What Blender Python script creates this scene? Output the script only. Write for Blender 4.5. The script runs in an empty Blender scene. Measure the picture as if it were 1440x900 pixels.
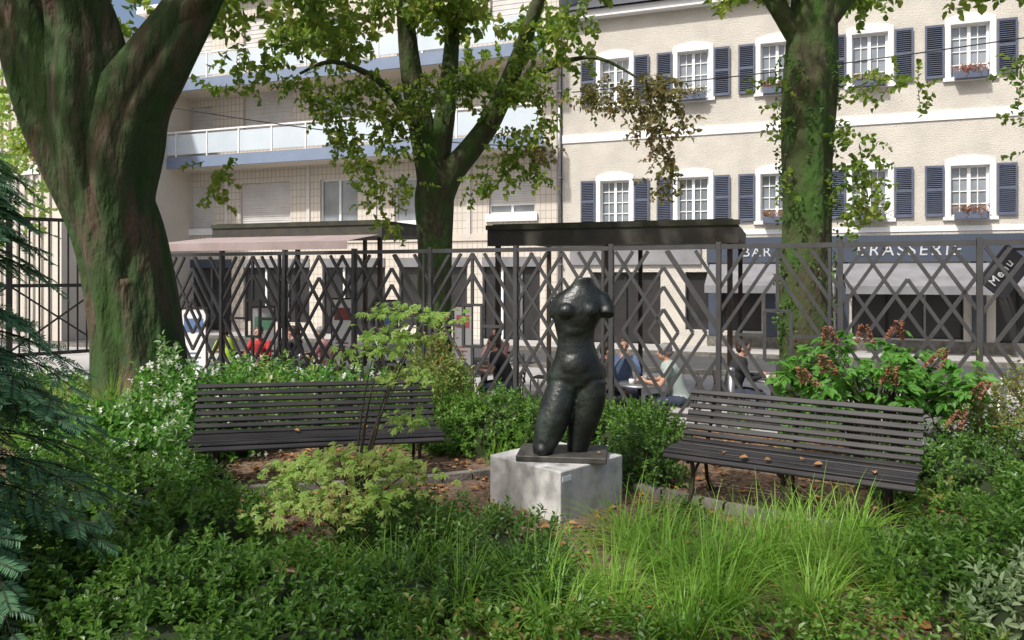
import bpy, math, random
import numpy as np
from mathutils import Vector, Matrix
R=np.random.RandomState(7); random.seed(7)
SC=bpy.context.scene
def unit(a):
    a=np.asarray(a,float); return a/(np.linalg.norm(a,axis=-1,keepdims=True)+1e-9)
# ------------------------------------------------------------ materials
def nodes(m):
    m.use_nodes=True; nt=m.node_tree; nt.nodes.clear(); return nt
def mat(name,c1,c2=None,rough=.7,scale=5,metal=0,bump=0,bscale=None,stretch=(1,1,1),spec=.5,detail=6,c3=None,bdist=.02):
    m=bpy.data.materials.new(name); nt=nodes(m); N=nt.nodes.new; L=nt.links.new
    o=N('ShaderNodeOutputMaterial'); b=N('ShaderNodeBsdfPrincipled'); L(b.outputs[0],o.inputs[0])
    b.inputs['Roughness'].default_value=rough; b.inputs['Metallic'].default_value=metal; b.inputs['Specular IOR Level'].default_value=spec
    tc=N('ShaderNodeTexCoord'); mp=N('ShaderNodeMapping'); L(tc.outputs['Object'],mp.inputs[0]); mp.inputs['Scale'].default_value=stretch
    c2=c2 or tuple(x*.75 for x in c1)
    n=N('ShaderNodeTexNoise'); n.inputs['Scale'].default_value=scale; n.inputs['Detail'].default_value=detail; L(mp.outputs[0],n.inputs[0])
    r=N('ShaderNodeValToRGB'); L(n.outputs[0],r.inputs[0])
    r.color_ramp.elements[0].position=.35; r.color_ramp.elements[1].position=.65
    r.color_ramp.elements[0].color=(*c1,1); r.color_ramp.elements[1].color=(*c2,1)
    if c3:
        e=r.color_ramp.elements.new(.5); e.color=(*c3,1)
    L(r.outputs[0],b.inputs['Base Color'])
    if bump:
        n2=N('ShaderNodeTexNoise'); n2.inputs['Scale'].default_value=bscale or scale*4; n2.inputs['Detail'].default_value=8; L(mp.outputs[0],n2.inputs[0])
        bp=N('ShaderNodeBump'); bp.inputs['Strength'].default_value=bump; bp.inputs['Distance'].default_value=bdist
        L(n2.outputs[0],bp.inputs['Height']); L(bp.outputs[0],b.inputs['Normal'])
    return m
def leafmat(name,cols,trans=.35,rough=.45,nscale=1.5):
    m=bpy.data.materials.new(name); nt=nodes(m); N=nt.nodes.new; L=nt.links.new
    o=N('ShaderNodeOutputMaterial'); b=N('ShaderNodeBsdfPrincipled'); t=N('ShaderNodeBsdfTranslucent'); mx=N('ShaderNodeMixShader')
    b.inputs['Roughness'].default_value=rough; b.inputs['Specular IOR Level'].default_value=.35
    g=N('ShaderNodeNewGeometry'); tc=N('ShaderNodeTexCoord'); n=N('ShaderNodeTexNoise'); n.inputs['Scale'].default_value=nscale
    L(tc.outputs['Object'],n.inputs[0])
    a=N('ShaderNodeMath'); a.operation='MULTIPLY_ADD'; L(n.outputs[0],a.inputs[0]); a.inputs[1].default_value=1.3
    a2=N('ShaderNodeMath'); a2.operation='MULTIPLY_ADD'; L(g.outputs['Random Per Island'],a2.inputs[0]); a2.inputs[1].default_value=.6; a2.inputs[2].default_value=-.42
    L(a2.outputs[0],a.inputs[2])
    r=N('ShaderNodeValToRGB'); L(a.outputs[0],r.inputs[0])
    els=r.color_ramp.elements
    k=len(cols)
    els[0].position=0.02; els[0].color=(*cols[0],1); els[1].position=.98; els[1].color=(*cols[-1],1)
    for i in range(1,k-1):
        e=els.new(i/(k-1)); e.color=(*cols[i],1)
    L(r.outputs[0],b.inputs['Base Color'])
    hs=N('ShaderNodeHueSaturation'); hs.inputs['Value'].default_value=2.0; hs.inputs['Hue'].default_value=.485; L(r.outputs[0],hs.inputs['Color']); L(hs.outputs[0],t.inputs[0])
    mx.inputs[0].default_value=trans; L(b.outputs[0],mx.inputs[1]); L(t.outputs[0],mx.inputs[2]); L(mx.outputs[0],o.inputs[0])
    return m
def brickmat(name,c,mortar,w,h,ms=.01,off=0,rough=.7):
    m=bpy.data.materials.new(name); nt=nodes(m); N=nt.nodes.new; L=nt.links.new
    o=N('ShaderNodeOutputMaterial'); b=N('ShaderNodeBsdfPrincipled'); L(b.outputs[0],o.inputs[0]); b.inputs['Roughness'].default_value=rough
    tc=N('ShaderNodeTexCoord'); sp=N('ShaderNodeSeparateXYZ'); cb=N('ShaderNodeCombineXYZ'); L(tc.outputs['Object'],sp.inputs[0])
    L(sp.outputs[0],cb.inputs[0]); L(sp.outputs[2],cb.inputs[1])
    br=N('ShaderNodeTexBrick'); L(cb.outputs[0],br.inputs[0]); br.offset=off; br.inputs['Scale'].default_value=1
    br.inputs['Color1'].default_value=(*c,1); br.inputs['Color2'].default_value=(*[x*.93 for x in c],1); br.inputs['Mortar'].default_value=(*mortar,1)
    br.inputs['Mortar Size'].default_value=ms; br.inputs['Brick Width'].default_value=w; br.inputs['Row Height'].default_value=h
    n=N('ShaderNodeTexNoise'); n.inputs['Scale'].default_value=.7; n.inputs['Detail'].default_value=5; L(tc.outputs['Object'],n.inputs[0])
    mx=N('ShaderNodeMix'); mx.data_type='RGBA'; mx.blend_type='MULTIPLY'; mx.inputs[0].default_value=.2
    L(br.outputs[0],mx.inputs[6]); L(n.outputs[0],mx.inputs[7]); L(mx.outputs[2],b.inputs['Base Color'])
    return m
M={}
M['bark']=mat('bark',(.028,.068,.010),(.10,.066,.042),.95,3.4,bump=1,bscale=8,stretch=(1,1,.35),c3=(.038,.06,.018),bdist=.12,detail=10)
M['bark_moss']=mat('bark_moss',(.035,.085,.01),(.055,.045,.025),.95,4,bump=1,bscale=12,stretch=(1,1,.5),bdist=.06,detail=10)
M['twig']=mat('twig',(.06,.045,.03),(.035,.028,.02),.9,8)
M['mulch']=mat('mulch',(.08,.05,.032),(.26,.16,.10),.95,22,bump=1,bscale=40,detail=10,c3=(.15,.10,.065),bdist=.03)
M['pave']=mat('paving',(.42,.41,.39),(.33,.32,.31),.85,1.3,bump=.2,bscale=30)
M['asphalt']=mat('asphalt',(.07,.07,.07),(.05,.05,.052),.9,3,bump=.3,bscale=60)
M['stone']=mat('plinth_stone',(.55,.54,.515),(.36,.355,.335),.85,9,bump=.6,bscale=90,detail=12,c3=(.48,.47,.45),bdist=.006)
M['stone2']=mat('edging_stone',(.2,.185,.16),(.10,.095,.08),.9,8,bump=.5)
M['bronze']=mat('bronze',(.011,.013,.012),(.034,.046,.038),.36,7,metal=.3,bump=.5,bscale=30,spec=.6,bdist=.010,c3=(.018,.021,.019),detail=9)
M['slab']=mat('bronze_slab',(.10,.095,.085),(.06,.058,.05),.5,14,metal=.3)
M['fence']=mat('fence_metal',(.062,.062,.062),(.045,.045,.046),.5,6,metal=.15)
M['bench']=mat('bench_wood',(.014,.014,.015),(.034,.031,.030),.55,9,bump=.3,bscale=30,stretch=(.3,3,3),bdist=.003,spec=.3)
M['iron']=mat('iron',(.03,.025,.022),(.05,.03,.02),.6,12,metal=.4)
M['tile']=brickmat('facade_tile',(.68,.62,.54),(.38,.32,.26),.2,.28,.011)
M['plasterL']=mat('plaster_beige',(.62,.56,.48),(.56,.51,.44),.9,1)
M['render']=mat('roughcast',(.60,.565,.495),(.51,.48,.425),.95,1.2,bump=.8,bscale=26,bdist=.04,detail=9)
M['white']=mat('white_trim',(.80,.80,.79),(.74,.74,.73),.7,2)
M['bluefascia']=mat('blue_fascia',(.20,.25,.35),(.17,.22,.31),.7,1.5)
M['bluerail']=mat('pale_blue_panel',(.54,.61,.66),(.48,.55,.60),.5,1)
M['roller']=mat('roller_shutter',(.62,.60,.57),(.54,.52,.50),.6,2)
M['shutter']=mat('blue_shutter',(.10,.12,.17),(.08,.095,.14),.55,4)
M['glass']=mat('window_glass',(.26,.29,.32),(.12,.14,.16),.08,.8,spec=.9)
M['dark']=mat('dark_interior',(.02,.02,.022),(.035,.033,.033),.35,1.5)
M['signband']=mat('sign_band',(.055,.07,.10),(.045,.06,.085),.5,1)
M['awngrey']=mat('awning_grey',(.22,.22,.23),(.17,.17,.18),.85,2)
M['awnpink']=mat('awning_pink',(.34,.27,.26),(.28,.22,.21),.85,2)
M['awndark']=mat('awning_dark',(.03,.028,.026),(.055,.05,.035),.7,3)
M['mossy']=mat('mossy_edge',(.05,.055,.03),(.03,.03,.022),.9,5)
M['roof']=mat('slate_roof',(.10,.10,.11),(.07,.07,.08),.8,4)
M['red']=mat('red_cloth',(.45,.03,.03),None,.8); M['green']=mat('hi_vis',(.35,.5,.04),None,.8)
M['black']=mat('black_cloth',(.02,.02,.024),None,.85); M['jeans']=mat('denim',(.03,.04,.07),None,.85)
M['shirt']=mat('pale_shirt',(.34,.40,.37),(.28,.33,.31),.85); M['pink']=mat('pink_cloth',(.5,.25,.25),None,.8); M['bluec']=mat('blue_cloth',(.10,.15,.26),None,.8)
M['skin']=mat('skin',(.45,.26,.18),(.4,.22,.15),.55,20); M['hairg']=mat('grey_hair',(.25,.24,.23),(.12,.12,.12),.7,60); M['hairb']=mat('brown_hair',(.04,.025,.015),None,.6,60)
M['lip']=mat('lip',(.3,.1,.08),None,.5)
M['letters']=mat('letters',(.55,.56,.58),None,.6); M['redsign']=mat('red_sign',(.30,.07,.06),None,.5); M['greensign']=mat('green_sign',(.08,.2,.12),None,.5)
M['bluesign']=mat('blue_sign',(.12,.2,.38),None,.5); M['greysign']=mat('grey_sign',(.3,.3,.31),(.2,.2,.21),.5,1)
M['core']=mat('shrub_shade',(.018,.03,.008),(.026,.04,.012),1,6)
M['panicle']=mat('dried_flower',(.30,.13,.07),(.18,.08,.05),.9,40)
M['steel']=mat('steel',(.3,.3,.31),None,.4,metal=.7)
L_={}
L_['lime']=leafmat('lime_leaf',[(.06,.12,.018),(.10,.18,.025),(.16,.24,.035),(.25,.26,.06)],.5)
L_['limebrown']=leafmat('lime_leaf_dry',[(.08,.11,.025),(.16,.15,.05),(.25,.19,.09)],.45)
L_['yew']=leafmat('plum_yew_needle',[(.08,.18,.085),(.12,.26,.13),(.18,.33,.17)],.35,.4)
L_['box']=leafmat('box_leaf',[(.05,.12,.018),(.09,.20,.03),(.16,.29,.05)],.35,.35)
L_['dk']=leafmat('dark_shrub_leaf',[(.035,.085,.018),(.065,.14,.028),(.11,.21,.045)],.35,.35)
L_['maple']=leafmat('maple_leaf',[(.16,.29,.05),(.22,.36,.075),(.28,.39,.11),(.31,.29,.10)],.5,.5)
L_['grass']=leafmat('grass_blade',[(.10,.22,.025),(.16,.32,.04),(.26,.41,.08)],.4,.4)
L_['hyd']=leafmat('hydrangea_leaf',[(.05,.15,.02),(.08,.22,.03),(.12,.28,.05)],.35,.5)
L_['pale']=leafmat('variegated_leaf',[(.14,.23,.09),(.23,.32,.16),(.38,.44,.28)],.3,.5)
L_['iris']=leafmat('strap_leaf',[(.10,.19,.025),(.17,.29,.05),(.29,.35,.10)],.4,.4)
L_['nandina']=leafmat('nandina_leaf',[(.09,.17,.025),(.16,.23,.05),(.27,.17,.06)],.35)
L_['fall']=leafmat('fallen_leaf',[(.20,.09,.03),(.32,.16,.05),(.4,.25,.12)],.15,.7)
L_['flower']=leafmat('white_flower',[(.65,.65,.6),(.75,.75,.72),(.8,.75,.65)],.3,.7)
L_['redfl']=leafmat('pink_flower',[(.35,.12,.14),(.3,.18,.1),(.2,.14,.08)],.3,.7)
# ------------------------------------------------------------ mesh builder
class MB:
    def __init__(s): s.v=[]; s.f=[]; s.m=[]; s.mats=[]; s.n=0; s.sm=[]
    def mi(s,m):
        if m not in s.mats: s.mats.append(m)
        return s.mats.index(m)
    def add(s,v,f,m,smooth=False):
        v=np.asarray(v,float).reshape(-1,3); o=s.n; s.v.append(v); s.n+=len(v)
        if isinstance(f,np.ndarray): f=(f+o).tolist()
        else: f=[[i+o for i in q] for q in f]
        s.f+=f; k=s.mi(m); s.m+=[k]*len(f); s.sm+=[smooth]*len(f)
    def box(s,x0,x1,y0,y1,z0,z1,m,mtx=None):
        v=np.array([[x0,y0,z0],[x1,y0,z0],[x1,y1,z0],[x0,y1,z0],[x0,y0,z1],[x1,y0,z1],[x1,y1,z1],[x0,y1,z1]])
        if mtx is not None: v=np.array([list(mtx@Vector(p)) for p in v])
        s.add(v,[[0,3,2,1],[4,5,6,7],[0,1,5,4],[1,2,6,5],[2,3,7,6],[3,0,4,7]],m)
    def beam(s,a,b,w,d,m,up=(0,1,0)):
        a=np.array(a,float); b=np.array(b,float); t=unit(b-a); up=np.array(up,float)
        sd=unit(np.cross(t,up)); n=np.cross(sd,t)
        v=[]
        for p in (a,b):
            for i,j in ((-1,-1),(1,-1),(1,1),(-1,1)): v.append(p+sd*w/2*i+n*d/2*j)
        s.add(v,[[0,3,2,1],[4,5,6,7],[0,1,5,4],[1,2,6,5],[2,3,7,6],[3,0,4,7]],m)
    def tube(s,pts,rad,m,seg=8,lump=0,ph=0,sy=1):
        pts=np.asarray(pts,float); k=len(pts); rad=np.broadcast_to(rad,(k,))
        T=unit(np.gradient(pts,axis=0)); ref=np.array([1,0,0.]) if abs(T[0][0])<.8 else np.array([0,1,0.])
        u=unit(np.cross(T[0],ref)); ring=[]
        a=np.linspace(0,2*np.pi,seg,endpoint=False)
        for i in range(k):
            u=unit(u-T[i]*np.dot(u,T[i])); w=np.cross(T[i],u)
            rr=rad[i]*(1+lump*(np.sin(3*a+ph+i*.13)*.5+np.sin(5*a+ph*2-i*.11)*.4+np.sin(9*a+i*.07+ph)*.35+np.sin(14*a-i*.05)*.25))
            ring.append(pts[i]+np.outer(np.cos(a)*rr,u)+np.outer(np.sin(a)*rr*sy,w))
        v=np.vstack(ring+[pts[:1],pts[-1:]]); f=[]
        for i in range(k-1):
            for j in range(seg):
                q=(j+1)%seg; f.append([i*seg+j,i*seg+q,(i+1)*seg+q,(i+1)*seg+j])
        c=k*seg
        for j in range(seg):
            q=(j+1)%seg; f.append([c,q,j]); f.append([c+1,(k-1)*seg+j,(k-1)*seg+q])
        s.add(v,f,m,True)
    def rings(s,secs,m,seg=24):
        k=len(secs); a=np.linspace(0,2*np.pi,seg,endpoint=False); v=[]
        for (x,y,z,rx,ry) in secs: v.append(np.stack([x+rx*np.cos(a),y+ry*np.sin(a),np.full(seg,z)],1))
        v.append([[secs[0][0],secs[0][1],secs[0][2]]]); v.append([[secs[-1][0],secs[-1][1],secs[-1][2]]])
        v=np.vstack(v); f=[]; up=secs[-1][2]>secs[0][2]
        for i in range(k-1):
            for j in range(seg):
                q=(j+1)%seg; r=[i*seg+j,i*seg+q,(i+1)*seg+q,(i+1)*seg+j]; f.append(r if up else r[::-1])
        c=k*seg
        for j in range(seg):
            q=(j+1)%seg; r1=[c,q,j]; r2=[c+1,(k-1)*seg+j,(k-1)*seg+q]
            f.append(r1 if up else r1[::-1]); f.append(r2 if up else r2[::-1])
        s.add(v,f,m,True)
    def ball(s,c,r,m,seg=14,rot=None):
        r=np.broadcast_to(r,(3,)); v=[];f=[]; rn=seg//2+1
        for i in range(1,rn):
            th=math.pi*i/rn
            for j in range(seg):
                a=2*math.pi*j/seg; v.append([math.sin(th)*math.cos(a),math.sin(th)*math.sin(a),math.cos(th)])
        v+= [[0,0,1],[0,0,-1]]; v=np.array(v)*r
        if rot is not None: v=np.array([list(rot@Vector(p)) for p in v])
        v=v+np.array(c)
        for i in range(rn-2):
            for j in range(seg):
                q=(j+1)%seg; f.append([i*seg+j,(i+1)*seg+j,(i+1)*seg+q,i*seg+q])
        t=(rn-1)*seg
        for j in range(seg):
            q=(j+1)%seg; f.append([t,j,q]); f.append([t+1,(rn-2)*seg+q,(rn-2)*seg+j])
        s.add(v,f,m,True)
    def leaves(s,P,D,Nn,Ln,W,m,fold=.25,droop=.15):
        P=np.asarray(P,float); n=len(P); D=unit(D); S=unit(np.cross(D,Nn)); U=np.cross(S,D)
        Ln=np.broadcast_to(Ln,(n,))[:,None]; W=np.broadcast_to(W,(n,))[:,None]
        a=P; b=P+D*Ln*.3+S*W*.48+U*W*fold; c=P+D*Ln*.68+S*W*.4+U*W*fold*.6-U*Ln*droop*.3; d=P+D*Ln-U*Ln*droop
        e=P+D*Ln*.68-S*W*.4+U*W*fold*.6-U*Ln*droop*.3; g=P+D*Ln*.3-S*W*.48+U*W*fold
        v=np.stack([a,b,c,d,e,g],1).reshape(-1,3); i=np.arange(n)[:,None]*6
        f=np.vstack([i+np.array([0,1,2,3]),i+np.array([3,4,5,0])]); s.add(v,f,m)
    def shoots(s,B,D,Ln,k,ll,lw,m,spread=.9,jit=.35,rs=R):
        B=np.asarray(B,float); n=len(B); D=unit(D); Ln=np.broadcast_to(Ln,(n,))
        ref=unit(rs.normal(size=(n,3))); U=unit(np.cross(D,ref)); V=np.cross(D,U); PP=[];DD=[];NN=[]
        for j in range(k):
            t=(j+.5)/k; an=j*2.4+rs.rand(n)*.8; rad=U*np.cos(an)[:,None]+V*np.sin(an)[:,None]
            p=B+D*(Ln*t)[:,None]; sp=spread*(1.15-t*.7)
            PP.append(p); DD.append(D*.6+rad*sp+rs.normal(size=(n,3))*jit*.5); NN.append(D+rs.normal(size=(n,3))*jit+np.array([0,0,.5]))
        PP=np.vstack(PP);DD=np.vstack(DD);NN=np.vstack(NN); q=len(PP)
        s.leaves(PP,DD,NN,ll*(.7+.6*rs.rand(q)),lw*(.7+.6*rs.rand(q)),m)
    def obj(s,name,parent=None,loc=None,rot=None):
        me=bpy.data.meshes.new(name); me.from_pydata(np.vstack(s.v).tolist(),[],s.f)
        for m in s.mats: me.materials.append(m)
        me.polygons.foreach_set('material_index',s.m); me.polygons.foreach_set('use_smooth',s.sm); me.update()
        o=bpy.data.objects.new(name,me); SC.collection.objects.link(o)
        if parent: o.parent=parent
        if loc: o.location=loc
        if rot: o.rotation_euler=rot
        return o
def empty(name,loc=(0,0,0),rz=0,rx=0,ry=0):
    e=bpy.data.objects.new(name,None); SC.collection.objects.link(e); e.location=loc; e.rotation_euler=(rx,ry,rz); e.empty_display_size=.2; return e
def remeshed(mb,name,voxel,it,parent=None,assign=None,mats=None,fac=.5):
    o=mb.obj('tmp'); r=o.modifiers.new('r','REMESH'); r.mode='VOXEL'; r.voxel_size=voxel
    sm=o.modifiers.new('s','SMOOTH'); sm.iterations=it; sm.factor=fac
    dg=bpy.context.evaluated_depsgraph_get(); me=bpy.data.meshes.new_from_object(o.evaluated_get(dg)); bpy.data.objects.remove(o)
    me.name=name; me.materials.clear()
    for m in mats: me.materials.append(m)
    n=len(me.polygons)
    if assign:
        c=np.zeros(n*3); me.polygons.foreach_get('center',c); me.polygons.foreach_set('material_index',assign(c.reshape(-1,3)))
    me.polygons.foreach_set('use_smooth',[True]*n); me.update()
    o=bpy.data.objects.new(name,me); SC.collection.objects.link(o)
    if parent: o.parent=parent
    return o
# ------------------------------------------------------------ ground
ST=-.65
g=MB(); g.add([[-300,-300,ST-.02],[300,-300,ST-.02],[300,300,ST-.02],[-300,300,ST-.02]],[[0,1,2,3]],M['asphalt']); g.obj('ground')
FY=lambda x:9.093-.465*x
poly=[(14,FY(14)),(7.68,FY(7.68)),(-6.49,FY(-6.49)),(-12,7.4),(-14,-12),(14,-12)]
g=MB(); n=len(poly); v=[[x,y,0] for x,y in poly]+[[x,y,ST-.01] for x,y in poly]
g.add(v,[list(range(n))],M['mulch'])
g.add(v,[[i,(i+1)%n,n+(i+1)%n,n+i] for i in range(n)],M['stone2']); g.obj('garden_ground')
U=np.array([.9397,-.3420]); NN_=np.array([.3420,.9397]); A0=np.array([1.75,26.0])
def loc(t,d): p=A0+U*t+NN_*d; return p
g=MB(); q=[loc(-45,-22),loc(30,-22),loc(30,0.2),loc(-45,.2)]
g.add([[p[0],p[1],ST] for p in q],[[0,1,2,3]],M['pave'])
g.obj('pavement')
g=MB(); 
for (a,b,d0,d1) in [(-45,30,-7.2,-3.4)]:
    q=[loc(a,d0),loc(b,d0),loc(b,d1),loc(a,d1)]; g.add([[p[0],p[1],ST+.006] for p in q],[[0,1,2,3]],M['asphalt'])
g.obj('road')
rot=Matrix.Rotation(-math.radians(20),4,'Z'); 
def fr(): return Matrix.Translation((A0[0],A0[1],0))@rot
g=MB()
for d in (-7.35,-3.4): g.box(-45,30,d,d+.15,ST-.01,ST+.12,M['stone2'],fr())
g.obj('kerb')
# ------------------------------------------------------------ fence
fn=MB(); fm=M['fence']; P0=np.array([7.68,FY(7.68)]); dv=np.array([-1.09,.50685]); ndir=unit([.465,1])
W=1.2021; du=dv/W
def fp(k,u,z,off=0): p=P0+dv*k+du*u+ndir*off; return (p[0],p[1],z)
upv=(ndir[0],ndir[1],0); zc=1.03; hh=.9; hw=.585; uc=W/2
zt,zb=1.97,.12
for k in range(13):
    fn.beam(fp(k,0,-.02),fp(k,0,2.02),.05,.07,fm,upv)
    if k%2==0: fn.beam(fp(k,.1,zb),fp(k,.1,zt),.03,.045,fm,upv)
    cnt=[0]
    def seg(a,b,w=.034):
        cnt[0]+=1; of=(cnt[0]%7)*.0013
        fn.beam(fp(k,uc+a[0],zc+a[1],of),fp(k,uc+b[0],zc+b[1],of),w,.034,fm,upv)
    mm=hh/hw
    def dia(s,skip=()):
        if s<=1:
            c=[(0,hh*s),(hw*s,0),(0,-hh*s),(-hw*s,0)]
            for i in range(4):
                if i not in skip: seg(c[i],c[(i+1)%4])
        else:
            for i,(sx,sz) in enumerate(((1,1),(1,-1),(-1,-1),(-1,1))):
                if i not in skip: seg((sx*hw,sz*hh*(s-1)),(sx*hw*(s-1),sz*hh))
    def full(sl,b):
        pts=[]
        for u in (-hw,hw):
            z=sl*mm*u+b
            if abs(z)<=hh: pts.append((u,z))
        for z in (-hh,hh):
            u=(z-b)/(sl*mm)
            if abs(u)<hw: pts.append((u,z))
        if len(pts)>=2: seg(pts[0],pts[1])
    ty=k%3
    if ty==0:
        full(1,.27);full(-1,-.27);full(1,-.27);full(-1,.27); dia(1);dia(.66);dia(1.34);dia(1.66)
    elif ty==1:
        dia(1);dia(.72);dia(1.28);dia(1.56); seg((-.13,.26),(.13,.26));seg((-.13,-.26),(.13,-.26));seg((-.13,.26),(-.13,-.26));seg((.13,.26),(.13,-.26)); seg((0,.26),(0,hh));seg((0,-.26),(0,-hh)); seg((-.4,0),(-.13,0)); seg((.4,0),(.13,0))
    else:
        dia(.28);dia(.56);dia(.8);dia(1.05,(0,2)); full(1,.95-.9);full(1,.98); dia(1.3,(1,3)); dia(1.6)
    fn.beam(fp(k,.03,zt),fp(k,W-.026,zt),.05,.055,fm,upv); fn.beam(fp(k,.03,zb),fp(k,W-.026,zb),.035,.055,fm,upv)
fn.obj('metal_fence')
sf=MB(); a=np.array([-6.6,12.1]); b=np.array([-11.5,7.6]); Ls=np.linalg.norm(b-a); d=(b-a)/Ls; up2=(-d[1],d[0],0)
n=int(Ls/.13)
for i in range(n+1):
    p=a+d*i*.13; big=i%10==0
    sf.beam((p[0],p[1],0 if big else .45),(p[0],p[1],2.62 if big else 2.5),.08 if big else .024,.06 if big else .02,fm,up2)
for z in (.45,1.5,2.52):
    sf.beam((a[0],a[1],z),(b[0],b[1],z),.055,.045,fm,up2)
for i in range(0,n-9,10):
    p=a+d*i*.13;q=a+d*(i+10)*.13
    sf.beam((p[0],p[1],.5),(q[0],q[1],1.5),.026,.03,fm,up2); sf.beam((p[0],p[1],1.5),(q[0],q[1],.5),.026,.033,fm,up2)
sf.obj('tall_metal_fence')
# ------------------------------------------------------------ benches
def bench(name,loc3,rz,length,tilt=0,slope=1):
    e=empty(name,loc3,rz,0,tilt)
    prof=[(.33,.74),(.30,.69),(.275,.64),(.25,.59),(.225,.54),(.20,.49),(.17,.445),(.12,.405),(.06,.385),(0,.38),(-.06,.385),(-.12,.39),(-.18,.395),(-.235,.385),(-.27,.355)]
    s=MB(); L2=length/2
    for i,(y,z) in enumerate(prof):
        if i==0: t=np.array(prof[1])-np.array(prof[0])
        elif i==len(prof)-1: t=np.array(prof[-1])-np.array(prof[-2])
        else: t=np.array(prof[i+1])-np.array(prof[i-1])
        t=t/np.linalg.norm(t); wob=random.uniform(-.008,.008)
        w=.040;d2=.024; c=np.array([y,z])
        a=np.array(t)*w/2; b=np.array([-t[1],t[0]])*d2/2
        sec=[c-a*.75-b,c-a-b*.6,c-a+b*.6,c-a*.75+b,c+a*.75+b,c+a+b*.6,c+a-b*.6,c+a*.75-b]
        vv=[[-L2+wob,p[0],p[1]] for p in sec]+[[L2+wob,p[0],p[1]] for p in sec]
        ff=[[j,(j+1)%8,8+(j+1)%8,8+j] for j in range(8)]+[list(range(8))[::-1],list(range(8,16))]
        s.add(vv,ff,M['bench'])
    s.obj('slats',e)
    ir=MB()
    for x in (-L2+.18,0,L2-.18):
        pr=[(x,y+.02*(i<8),z-.03) for i,(y,z) in enumerate(prof)]
        ir.tube(pr,.014,M['iron'],6)
        ir.tube([(x,-.2,.36),(x,-.15,.24),(x,-.17,.1),(x,-.26,0)],[.016,.015,.014,.018],M['iron'],6)
        ir.tube([(x,.18,.42),(x,.12,.28),(x,.16,.12),(x,.28,0)],[.016,.015,.014,.018],M['iron'],6)
        ir.tube([(x,-.15,.22),(x,0,.29),(x,.12,.25)],.011,M['iron'],6)
        for y in (-.26,.28): ir.box(x-.03,x+.03,y-.05,y+.05,-.01,.012,M['iron'])
    ir.obj('iron_frame',e)
    return e
bench('park_bench',(-1.55,6.02,0),math.radians(17),1.92,math.radians(1.2))
bench('park_bench',(1.93,5.22,0),math.radians(-33),1.62,0)
# ------------------------------------------------------------ plinth + statue
pl=empty('stone_plinth',(.325,5.49,0),math.radians(45))
g=MB(); h=.345; g.box(-.345,.345,-.345,.345,-.02,h,M['stone']); o=g.obj('block',pl)
bv=o.modifiers.new('b','BEVEL'); bv.width=.008; bv.segments=2
g=MB(); g.box(-.33,-.24,-.351,-.348,h-.07,h-.035,M['white']); g.obj('plaque',pl)
st=empty('bronze_torso_statue',(0,0,0))
g=MB(); g.box(-.32,.32,-.2,.2,0,.042,M['slab']); o=g.obj('base_slab',st,(.37,5.44,h+.001),(0,0,math.radians(-8)))
bv=o.modifiers.new('b','BEVEL'); bv.width=.006
Y=5.45
s=MB(); bz=M['bronze']
T=lambda z,xl,xr,ry,dy=0:(((xl+xr)/2-720)/192.7,Y+dy,z,(xr-xl)/2/192.7,ry)
s.rings([T(.87,772,848,.115,.0),T(.93,770,850,.130,.0),T(1.0,775,847,.122),T(1.07,780,842,.108,-.005),T(1.14,783,837,.094,-.005),T(1.2,784,835,.092,-.0),T(1.27,781,837,.102),T(1.34,778,844,.115,.0),T(1.41,776,851,.118,.0),T(1.47,778,853,.110,.01),T(1.52,784,851,.098,.012),T(1.555,793,846,.082,.012),T(1.59,802,839,.068,.01),T(1.625,807,834,.058,.0),T(1.65,809,832,.054,-.005)],bz,32)
s.rings([T(.385,749,776,.072,-.09),T(.43,748,781,.083,-.09),T(.49,749,789,.094,-.085),T(.56,751,796,.102,-.075),T(.64,754,801,.112,-.06),T(.72,759,806,.118,-.04),T(.80,764,810,.118,-.02),T(.9,772,812,.11,0)],bz,28)
s.rings([T(.385,798,826,.075,.0),T(.43,797,829,.084,.0),T(.49,797,834,.094,.0),T(.56,798,840,.104,.0),T(.64,800,846,.112,0),T(.72,803,851,.117,.0),T(.80,806,853,.118,.0),T(.9,808,851,.11,0)],bz,28)
for (x,z,dy,r) in [(797,1.405,-.066,(.074,.066,.064)),(829,1.41,-.058,(.074,.066,.064))]: s.ball(((x-720)/192.7,Y+dy,z),r,bz,20)
s.ball(((809-720)/192.7,Y-.066,1.0),(.12,.07,.12),bz,20)
s.ball(((808-720)/192.7,Y-.05,1.27),(.10,.06,.07),bz,18)
s.ball(((790-720)/192.7,Y+.09,.9),(.11,.09,.12),bz,20); s.ball(((834-720)/192.7,Y+.09,.93),(.11,.09,.12),bz,20)
s.tube([(.60,Y+.02,1.50),(.665,Y+.005,1.475),(.692,Y-.02,1.42),(.688,Y-.05,1.37)],[.075,.07,.062,.054],bz,18)
s.tube([(.40,Y+.03,1.49),(.345,Y+.03,1.46),(.322,Y+.025,1.40),(.318,Y+.015,1.35)],[.07,.064,.055,.045],bz,18)
s.ball(((800-720)/192.7,Y-.06,.86),(.06,.055,.07),bz,16)
s.ball(((762-720)/192.7,Y-.155,.42),(.05,.035,.05),bz,14)
remeshed(s,'torso',.009,10,st,None,[bz])
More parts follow.
